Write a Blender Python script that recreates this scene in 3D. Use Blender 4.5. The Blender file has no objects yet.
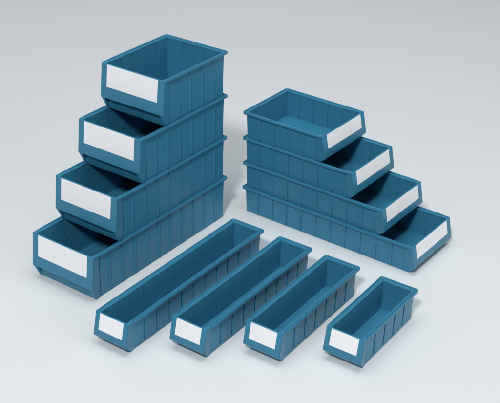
import bpy, bmesh, math, random
from mathutils import Matrix, Vector

S = bpy.context.scene
C = S.collection
MM = 0.001
random.seed(7)

# ------------------------------------------------------------------ materials
def new_mat(name):
    m = bpy.data.materials.new(name); m.use_nodes = True
    nt = m.node_tree
    return m, nt, nt.nodes['Principled BSDF']

def plastic_mat(name, col, rough=0.29):
    m, nt, b = new_mat(name)
    tc = nt.nodes.new('ShaderNodeTexCoord')
    # faint moulding-tone variation
    n1 = nt.nodes.new('ShaderNodeTexNoise'); n1.inputs['Scale'].default_value = 9; n1.inputs['Detail'].default_value = 3
    nt.links.new(tc.outputs['Object'], n1.inputs['Vector'])
    r = nt.nodes.new('ShaderNodeMapRange'); r.inputs['To Min'].default_value = 0.9; r.inputs['To Max'].default_value = 1.1
    nt.links.new(n1.outputs['Fac'], r.inputs['Value'])
    mx = nt.nodes.new('ShaderNodeMix'); mx.data_type = 'RGBA'; mx.blend_type = 'MULTIPLY'; mx.inputs['Factor'].default_value = 1
    mx.inputs[6].default_value = (*col, 1)
    nt.links.new(r.outputs['Result'], mx.inputs[7])
    nt.links.new(mx.outputs[2], b.inputs['Base Color'])
    r2 = nt.nodes.new('ShaderNodeMapRange'); r2.inputs['To Min'].default_value = rough - .06; r2.inputs['To Max'].default_value = rough + .08
    nt.links.new(n1.outputs['Fac'], r2.inputs['Value'])
    nt.links.new(r2.outputs['Result'], b.inputs['Roughness'])
    # fine satin grain
    n2 = nt.nodes.new('ShaderNodeTexNoise'); n2.inputs['Scale'].default_value = 900; n2.inputs['Detail'].default_value = 2
    nt.links.new(tc.outputs['Object'], n2.inputs['Vector'])
    bp = nt.nodes.new('ShaderNodeBump'); bp.inputs['Strength'].default_value = 0.12; bp.inputs['Distance'].default_value = 0.0006
    nt.links.new(n2.outputs['Fac'], bp.inputs['Height'])
    # gentle warp of the moulded sheet
    n3 = nt.nodes.new('ShaderNodeTexNoise'); n3.inputs['Scale'].default_value = 14; n3.inputs['Detail'].default_value = 1
    nt.links.new(tc.outputs['Object'], n3.inputs['Vector'])
    bp2 = nt.nodes.new('ShaderNodeBump'); bp2.inputs['Strength'].default_value = 0.1; bp2.inputs['Distance'].default_value = 0.004
    nt.links.new(n3.outputs['Fac'], bp2.inputs['Height']); nt.links.new(bp.outputs['Normal'], bp2.inputs['Normal'])
    nt.links.new(bp2.outputs['Normal'], b.inputs['Normal'])
    b.inputs['Specular IOR Level'].default_value = 0.30
    return m

BLUE = plastic_mat('blue_plastic', (0.037, 0.203, 0.332))

def card_mat():
    m, nt, b = new_mat('white_card')
    tc = nt.nodes.new('ShaderNodeTexCoord')
    n = nt.nodes.new('ShaderNodeTexNoise'); n.inputs['Scale'].default_value = 60; n.inputs['Detail'].default_value = 4
    nt.links.new(tc.outputs['Object'], n.inputs['Vector'])
    cr = nt.nodes.new('ShaderNodeValToRGB')
    cr.color_ramp.elements[0].color = (0.875, 0.88, 0.91, 1); cr.color_ramp.elements[1].color = (0.885, 0.89, 0.915, 1)
    nt.links.new(n.outputs['Fac'], cr.inputs['Fac']); nt.links.new(cr.outputs['Color'], b.inputs['Base Color'])
    b.inputs['Roughness'].default_value = 0.6
    return m
CARD = card_mat()

def sweep_mat():
    m, nt, b = new_mat('backdrop_paper')
    tc = nt.nodes.new('ShaderNodeTexCoord')
    n = nt.nodes.new('ShaderNodeTexNoise'); n.inputs['Scale'].default_value = 1.3; n.inputs['Detail'].default_value = 6
    nt.links.new(tc.outputs['Object'], n.inputs['Vector'])
    cr = nt.nodes.new('ShaderNodeValToRGB')
    cr.color_ramp.elements[0].color = (0.705, 0.735, 0.75, 1); cr.color_ramp.elements[1].color = (0.745, 0.77, 0.785, 1)
    nt.links.new(n.outputs['Fac'], cr.inputs['Fac']); nt.links.new(cr.outputs['Color'], b.inputs['Base Color'])
    n2 = nt.nodes.new('ShaderNodeTexNoise'); n2.inputs['Scale'].default_value = 500
    nt.links.new(tc.outputs['Object'], n2.inputs['Vector'])
    bp = nt.nodes.new('ShaderNodeBump'); bp.inputs['Strength'].default_value = 0.1; bp.inputs['Distance'].default_value = 0.0005
    nt.links.new(n2.outputs['Fac'], bp.inputs['Height']); nt.links.new(bp.outputs['Normal'], b.inputs['Normal'])
    b.inputs['Roughness'].default_value = 0.55
    b.inputs['Specular IOR Level'].default_value = 0.3
    return m
PAPER = sweep_mat()

# ------------------------------------------------------------------ mesh helpers (millimetres in, metres out)
def obj(name, bm, mat, parent=None, bevel=0.0, smooth=False, seg=2):
    bmesh.ops.remove_doubles(bm, verts=bm.verts, dist=1e-4)
    bmesh.ops.recalc_face_normals(bm, faces=bm.faces)
    bmesh.ops.scale(bm, vec=(MM, MM, MM), verts=bm.verts)
    me = bpy.data.meshes.new(name); bm.to_mesh(me); bm.free()
    me.materials.append(mat)
    o = bpy.data.objects.new(name, me); C.objects.link(o)
    if parent: o.parent = parent
    if bevel:
        b = o.modifiers.new('edge', 'BEVEL'); b.width = bevel * MM; b.segments = seg; b.limit_method = 'ANGLE'
        b.angle_limit = math.radians(32); b.harden_normals = True
    if smooth or bevel:
        for p in me.polygons: p.use_smooth = True
        if not bevel: me.set_sharp_from_angle(angle=math.radians(40))
    return o

def loft(bm, rings, cap=True, closed=True):
    """rings: list of equal-length vertex loops"""
    R = [[bm.verts.new(p) for p in r] for r in rings]
    n = len(R[0])
    for a, b in zip(R, R[1:]):
        for i in range(n if closed else n - 1):
            j = (i + 1) % n
            bm.faces.new((a[i], a[j], b[j], b[i]))
    if cap:
        bm.faces.new(R[0]); bm.faces.new(R[-1])

def prism_x(bm, poly, x0, x1, shrink=None):
    """extrude a (y,z) polygon between x0 and x1; x may be a function of z"""
    f0 = x0 if callable(x0) else (lambda z: x0)
    f1 = x1 if callable(x1) else (lambda z: x1)
    loft(bm, [[(f0(z), y, z) for y, z in poly], [(f1(z), y, z) for y, z in poly]])

def relief_wall(bm, us, zs, depth_out, depth_in, place):
    """a closed wall panel. us: breakpoints along the wall, zs: breakpoints up it,
    depth_out/in(i,j): outward offset of each cell, place(u, n, z) -> point"""
    nu, nz = len(us) - 1, len(zs) - 1
    def quad(*p):
        vs = []
        for q in p:
            v = bm.verts.new(q); vs.append(v)
        bm.faces.new(vs)
    for D in (depth_out, depth_in):
        for i in range(nu):
            for j in range(nz):
                d = D(i, j)
                quad(place(us[i], d, zs[j]), place(us[i+1], d, zs[j]), place(us[i+1], d, zs[j+1]), place(us[i], d, zs[j+1]))
                if i + 1 < nu and abs(D(i+1, j) - d) > 1e-6:
                    e = D(i+1, j); u = us[i+1]
                    quad(place(u, d, zs[j]), place(u, e, zs[j]), place(u, e, zs[j+1]), place(u, d, zs[j+1]))
                if j + 1 < nz and abs(D(i, j+1) - d) > 1e-6:
                    e = D(i, j+1); z = zs[j+1]
                    quad(place(us[i], d, z), place(us[i+1], d, z), place(us[i+1], e, z), place(us[i], e, z))
    for i in range(nu):
        for j, z in ((0, zs[0]), (nz - 1, zs[-1])):
            quad(place(us[i], depth_out(i, j), z), place(us[i+1], depth_out(i, j), z), place(us[i+1], depth_in(i, j), z), place(us[i], depth_in(i, j), z))
    for j in range(nz):
        for i, u in ((0, us[0]), (nu - 1, us[-1])):
            quad(place(u, depth_out(i, j), zs[j]), place(u, depth_out(i, j), zs[j+1]), place(u, depth_in(i, j), zs[j+1]), place(u, depth_in(i, j), zs[j]))

# ------------------------------------------------------------------ one shelf bin
# local frame: y = 0 at the outer back edge of the rim, y = -L at the top of the front; z = 0 under the base
OVER = 8.0      # rim overhang
FLARE = 2.0     # rim outside the front width
DRAFT = 2.5
LEDGE = 4.6     # stacking ledge below the rim's lip

def make_bin(W, H, L, kink, style, ribs_first, rib_step, label, group, loc, rot):
    ky, kz = kink
    root = bpy.data.objects.new('storage_bin', None); C.objects.link(root)
    root.empty_display_size = .05
    root.location = loc; root.rotation_euler = (0, 0, rot)
    root['label'] = label; root['category'] = 'storage bin'; root['group'] = group
    WALL = 5.6 if style == 'slot' else 4.0
    amp = {-1: random.uniform(.6, 2.0) * (L / 600) ** 2, 1: random.uniform(.6, 2.0) * (L / 600) ** 2}
    bow = lambda s, y: -amp[s] * math.sin(math.pi * min(1, max(0, (y + L) / L)))      # long moulded sides pull in a little
    xo = W / 2 + FLARE - OVER                    # outer wall plane at the top
    inset = lambda z: DRAFT * (1 - z / H)        # walls lean in towards the base
    ztop = H - 3.0
    CR = 4.0                                     # plan radius of the back corners
    # ---- ribs / grooves
    ribs = []
    y = ribs_first
    while y < L - OVER - CR - 14:
        ribs.append(y); y += rib_step
    yb = -OVER - CR                              # where the straight side ends
    yf = -L + 9
    for s in (-1, 1):
        us, kind = [yf], []
        if style == 'slot':
            hw = 3.5
        else:
            hw = 2.5
        # the deep channel just behind the corner post
        if style != 'slot':
            us += [-L + 25, -L + 30]; kind += [0, 3]
        for r in ribs:
            us += [-L + r - hw, -L + r - .8, -L + r + .8, -L + r + hw]; kind += [0, 1, 4, 1]
        us.append(yb); kind.append(0)
        if style == 'slot':
            zs = [0, 1.5, .09 * H, .77 * H, ztop]
        else:
            zs = [0, 1.5, .035 * H + 2, H - 7.5, ztop]
        def dout(i, j, kind=kind):
            base = -1.2 if j == 0 else 0.0
            if kind[i] in (1, 4) and style == 'slot': return -3.0 if j == 2 else base
            if kind[i] in (1, 4): return base + ((3.8 if style == 'low' else 3.0) if j in (2,) else 0)
            if kind[i] == 3: return base - (1.3 if j == 2 else 0)
            return base
        def din(i, j, kind=kind):
            if kind[i] == 4 and j >= 1: return -WALL + (2.4 if style != 'slot' else 1.4)
            return -WALL
        bm = bmesh.new()
        relief_wall(bm, us, zs, dout, din, lambda u, n, z, s=s: (s * (xo - inset(z) + n + bow(s, u) * z / H), u, z))
        obj('side_wall', bm, BLUE, root, bevel=0.9, seg=3)
    # ---- back wall with its rounded corners
    bm = bmesh.new()
    segs = 7
    def plan(n, z):
        """U-shaped plan line of the back, offset n outward"""
        x = xo - inset(z); yy = -OVER - inset(z)
        c = CR
        pts = []
        for k in range(segs + 1):
            a = math.pi / 2 * k / segs
            pts.append((x - c + (c + n) * math.cos(a), yy - c + (c + n) * math.sin(a)))
        left = [(-px, py) for px, py in reversed(pts)]
        return pts + left
    zz = [0, 1.5, H * .3, H * .65, ztop]
    outs = [[(px, py, z) for px, py in plan(-1.2 if k == 0 else 0, z)] for k, z in enumerate(zz)]
    ins = [[(px, py, z) for px, py in plan(-WALL, z)] for z in zz]
    loft(bm, outs + ins[::-1], cap=False, closed=False)
    # close bottom
    A = [bm.verts.new(p) for p in ins[0]]; B = [bm.verts.new(p) for p in outs[0]]
    for i in range(len(A) - 1): bm.faces.new((A[i], A[i+1], B[i+1], B[i]))
    # three short divider ribs hanging inside the back
    if style == 'deep':
        for fx in (-.2, -.02, .16):
            x = fx * W
            z0, z1 = H * .62, ztop - 2
            ya, yb2 = -OVER - WALL + .5, -OVER - WALL - 3.0
            loft(bm, [[(x-1.3, ya, z0), (x+1.3, ya, z0), (x+1.3, yb2, z0+2), (x-1.3, yb2, z0+2)],
                      [(x-1.3, ya, z1), (x+1.3, ya, z1), (x+1.3, yb2, z1), (x-1.3, yb2, z1)]])
    obj('back_wall', bm, BLUE, root, smooth=True)
    # ---- base
    bm = bmesh.new()
    xi = xo - DRAFT - 1.6
    zb0, zb1 = 0.4, 3.2
    ring = lambda e, z: [(-xi + e, -L + 16 + e, z), (xi - e, -L + 16 + e, z), (xi - e, -OVER - DRAFT - 2 - e - 4, z), (xi - e - 4, -OVER - DRAFT - 2 - e, z),
                         (-xi + e + 4, -OVER - DRAFT - 2 - e, z), (-xi + e, -OVER - DRAFT - 2 - e - 4, z)]
    loft(bm, [ring(.6, zb0), ring(0, zb1)])
    obj('base', bm, BLUE, root)
    # ---- rim: lip, stacking ledge and inner bead swept along side - back - side
    # profile (n outward from the wall plane, z)
    prof = [(OVER, H - 7.6), (OVER + .2, H - 6.5), (OVER + .2, H - 1.0), (OVER - .6, H), (OVER - 1.9, H), (OVER - 2.7, H - .9),
            (OVER - 3.3, H - LEDGE + .5), (OVER - 4.1, H - LEDGE), (-WALL + .4, H - LEDGE), (-WALL - .7, H - LEDGE - .7), (-WALL - 1.0, H - LEDGE - 2.0),
            (-WALL - .4, H - LEDGE - 3.6), (-2.2, H - LEDGE - 4.6), (1.0, H - LEDGE - 4.2), (OVER - 3.0, H - 7.9)]
    stations = []
    c = CR
    yend = -L + 1.2
    for yy in [yend, -L + 8, -L + 16, -L + 30, -L + 44, -L + 60] + [-L + 60 + (yb + L - 60) * q / 8 for q in range(1, 9)]:
        k = min(1, max(0, (yy + L - 8) / 40.0)); k = k * k * (3 - 2 * k)
        stations.append((xo, yy, 1, 0, k))
    for q in range(1, segs + 1):
        a = math.pi / 2 * q / segs
        mit = 1 + .30 * math.sin(2 * a) ** 2
        stations.append((xo - c + c * math.cos(a), yb + c * math.sin(a), mit * math.cos(a), mit * math.sin(a), 1))
    full = stations + [(-x, yy, -nx, ny, k) for x, yy, nx, ny, k in reversed(stations)]
    rings = []
    for x, yy, nx, ny, k in full:
        r = []
        for n, z in prof:
            if n > 0: n = n - (1 - k) * FLARE * (n / OVER)
            zz_ = z if z > H - 5 else z + (1 - k) * 0.6
            r.append((x + nx * n + (math.copysign(1, x) * bow(1 if x > 0 else -1, yy)), yy + ny * n, zz_))
        rings.append(r)
    bm = bmesh.new(); loft(bm, rings)
    obj('rim', bm, BLUE, root, smooth=True)
    # ---- front panel: leaning outward down to a kink, tucked back below it
    th = 3.4
    f = lambda z: ky * (H - z) / (H - kz)        # front plane (y, relative to the top edge)
    bm = bmesh.new()
    W2 = W / 2
    if style == 'deep':
        poly = [(0.8, H - .1), (0, H - 1.0), (ky, kz), (ky + .6, kz - 1.2), (ky + 4.6, kz - .2), (f(kz + 6) + th, kz + 6), (th, H - 1.0), (th - .8, H - .1)]
        tuck = None
    else:
        ty, tz = (ky + 4.5, kz - 8.0) if style == 'slot' else (ky + .62 * (kz - 5) + 2, 5.5)
        poly = [(0.8, H - .1), (0, H - 1.0), (ky, kz), (ky + .9, kz - 3.0), (ty, tz), (ty + 4, tz + 1.0), (ky + 6.2, kz - 1), (f(kz + 6) + th, kz + 6), (th, H - 1.0), (th - .8, H - .1)]
    taper = lambda z: max(0.0, (kz - z)) * (.18 if style == 'deep' else .45) + (.6 if z > H - .6 else 0)
    poly = [(y - L, z) for y, z in poly]
    prism_x(bm, poly, lambda z: -(W2 - taper(z)), lambda z: W2 - taper(z))
    panel = obj('front_panel', bm, BLUE, root, bevel=1.3, seg=3)
    # corner posts: the flush cheeks that close each end of the panel
    for s in (-1, 1):
        bm = bmesh.new()
        if style == 'deep':
            cp = [(2.2, H - 1.6), (f(kz + 4) + 2.2, kz + 4), (ky + 3.2, kz + .8), (ky + 2.6, kz - 3.5), (4.5, 6.0), (7.5, 0.0), (25, 0), (25, kz), (25, H - 1.6), (10, H - 1.6)]
        else:
            cp = [(2.2, H - 1.6), (f(kz + 4) + 2.2, kz + 4), (ky + 3, kz), (ty + 1.2, tz + .8)] + ([(ty + 4, tz + .8), (11, 0)] if style == 'slot' else [(ty + 5, tz + .8), (19, tz + .8), (20, 0.0)]) + [(25, 0), (25, kz), (25, H - 1.6), (10, H - 1.6)]
        cp = [(y - L, z) for y, z in cp]
        xout = lambda z: W2 - .25 - (6.0 * (1 - z / kz) if z < kz else 0) - 0.0
        def ox(y, z, s=s):
            k = min(1, max(0, (y + L - 9) / 16))
            a = xout(z); b = xo - inset(z) + (2.2 if style == 'deep' else .35)
            return s * (a + (min(a, b) - a) * k)
        ix = s * (W2 - 11.4)
        loft(bm, [[(ox(y, z), y, z) for y, z in cp], [(ix, y, z) for y, z in cp]])
        obj('corner_post', bm, BLUE, root, bevel=1.2)
    # recessed strip under the panel and the plate that closes the tub behind it
    bm = bmesh.new()
    if style == 'deep':
        g = 15.0
        st = [(ky + 15.5, kz + 5), (8.0, 3.0), (9.5, 0.3), (14.5, 0.3), (ky + 19, kz + 4)]
        prism_x(bm, [(y - L, z) for y, z in st], -(W2 - g), W2 - g)
        cl = [(ky + 18.0, kz + 8), (17.0, 1.0), (19.5, 1.0), (ky + 20.5, kz + 8)]
        prism_x(bm, [(y - L, z) for y, z in cl], -(W2 - 9.6), W2 - 9.6)
        cl = [(f(kz + 9) + 2.2, kz + 9), (ky + 20, kz + 7.2), (ky + 20, kz + 9.2), (f(kz + 11) + 2.4, kz + 11.2)]
        prism_x(bm, [(y - L, z) for y, z in cl], -(W2 - 9.7), W2 - 9.7)
    else:
        st = [(ty + 2.4, tz + .6), ((10.5 if style == 'slot' else ty + 6.5), 0.35), (24.5, 0.35), (24.5, 2.6), (ty + 9, tz + 4)]
        prism_x(bm, [(y - L, z) for y, z in st], -(W2 - 11.6), W2 - 11.6)
    obj('bottom_strip', bm, BLUE, root, bevel=0.4)
    # ---- white label card lying on the sloping front
    lm = 22.0 if W > 180 else 15.5
    zt, zl = H - 2.2, H - 2.2 - (H - kz) * (.645 if style != 'slot' else .70)
    proud = 0.55
    sl = math.hypot(ky, H - kz)
    nyv, nzv = -(H - kz) / sl, ky / sl           # outward normal of the front plane
    cs = []
    for pr in (-.3, proud):
        cs.append([(sx * (W2 - lm), f(z) - L + nyv * pr, z + nzv * pr) for sx, z in ((-1, zt), (1, zt), (1, zl), (-1, zl))])
    bm = bmesh.new(); loft(bm, cs)
    obj('label_card', bm, CARD, panel, bevel=0.15, seg=1)
    return root

# ------------------------------------------------------------------ placement (metres, radians)
LW, LH, LP = 231.0, 142.0, 137.3
RW, RH, RP = 228.0, 90.0, 85.45
SW, SH = 111.3, 94.0
gl = 'tall blue storage bins in the left stack'
lt = ['longest tall blue bin, at the bottom of the left stack on the floor',
      'tall blue bin second from the bottom of the left stack',
      'tall blue bin second from the top of the left stack',
      'shortest of the tall blue bins, fully open on top of the left stack']
for t in range(4):
    L = (300 + 100 * (3 - t)) * 1.0474 - 26.1
    make_bin(LW, LH, L, (-11.5, 41), 'deep', 68, 53.3, lt[t], gl,
             (-.1563 + (0, -.0004, .0003, 0)[t], 3.0903, t * LP * MM), -.6246 + (0, .0012, -.001, .0006)[t])
gr = 'low wide blue storage bins in the right stack'
rt = ['longest low wide blue bin, at the bottom of the right stack on the floor',
      'low wide blue bin second from the bottom of the right stack',
      'low wide blue bin second from the top of the right stack',
      'shortest of the low wide blue bins, fully open on top of the right stack']
for t in range(4):
    L = (300 + 100 * (3 - t)) * 1.067 - 30.9
    make_bin(RW, RH, L, (-12.5, 24.5), 'low', 69, 53.5, rt[t], gr,
             (.0512 + (0, .0005, -.0004, 0)[t], 3.1501, t * RP * MM), .9303 + (0, -.001, .001, 0)[t])
gs = 'narrow blue storage bins in a row on the floor'
for L0, x, y, rt_, lab in ((600, .00498, 2.81417, -.6188, 'longest of the narrow blue bins, leftmost in the front row'),
                           (500, .14148, 2.71436, -.6135, 'second longest narrow blue bin, just right of the longest narrow bin'),
                           (400, .26931, 2.61682, -.6042, 'narrow blue bin third from the left in the front row'),
                           (300, .41535, 2.50859, -.6059, 'shortest of the narrow blue bins, rightmost in the front row')):
    L = L0 * 1.0383 - 24.2
    make_bin(SW, SH, L, (-15.0, 30), 'slot', 68, 52.0, lab, gs, (x, y, 0), rt_)

# ------------------------------------------------------------------ seamless paper backdrop
bm = bmesh.new()
prof = [(-3.0, 0.0)]
prof += [(k * .5, 0.0) for k in range(0, 15)]
R = 2.2
for k in range(1, 17):
    a = math.pi / 2 * k / 16
    prof.append((7.0 + R * math.sin(a), R - R * math.cos(a)))
prof.append((7.0 + R, 5.5))
rings = [[(x, y * 1000, z * 1000) for y, z in prof] for x in (-6000, -3000, 0, 3000, 6000)]
loft(bm, rings, cap=False, closed=False)
bd = obj('floor', bm, PAPER, None, smooth=True)
bd['kind'] = 'structure'

# ------------------------------------------------------------------ lights: studio softboxes
def area(name, loc, target, sx, sy, power, col=(1, 1, 1)):
    l = bpy.data.lights.new(name, 'AREA'); l.shape = 'RECTANGLE'; l.size = sx; l.size_y = sy; l.energy = power; l.color = col
    o = bpy.data.objects.new(name, l); C.objects.link(o)
    o.location = loc
    o.rotation_euler = (Vector(target) - Vector(loc)).to_track_quat('-Z', 'Y').to_euler()
    return o
area('key_softbox', (-1.35, -2.8, 6.0), (.1, 2.9, .1), 0.9, 0.9, 400, (1, .99, .97))
area('overhead_softbox', (.1, 2.8, 5.6), (.1, 4.0, 0), 4.4, 3.4, 152, (.95, .98, 1))
area('fill_softbox', (3.4, .7, 1.25), (.1, 2.8, .15), 1.6, 1.6, 25, (1, 1, 1))

w = bpy.data.worlds.new('World'); S.world = w; w.use_nodes = True
w.node_tree.nodes['Background'].inputs['Color'].default_value = (.80, .88, .95, 1)
w.node_tree.nodes['Background'].inputs['Strength'].default_value = 0.15

# ------------------------------------------------------------------ camera (fitted to the photograph)
cam = bpy.data.cameras.new('camera'); co = bpy.data.objects.new('camera', cam); C.objects.link(co)
r = Vector((0.99991899, 0.00609438, 0.01117434)); u = Vector((-0.01272821, 0.47877033, 0.87784792)); fw = Vector((0, 0.87791903, -0.47880912))
M = Matrix((r, u, -fw)).transposed().to_4x4(); M.translation = (0, 0, 1.72459)
co.matrix_world = M
cam.sensor_fit = 'HORIZONTAL'; cam.sensor_width = 36; cam.lens = 1103.2542 / 500 * 36
cam.shift_x = (250 - 247.4196) / 500; cam.shift_y = -(201.5 - 195.2249) / 500
cam.clip_start = .05; cam.clip_end = 100
S.camera = co
S.render.resolution_x, S.render.resolution_y = 1024, 825
S.view_settings.view_transform = 'Standard'; S.view_settings.look = 'None'
S.view_settings.exposure = 0; S.view_settings.gamma = 1
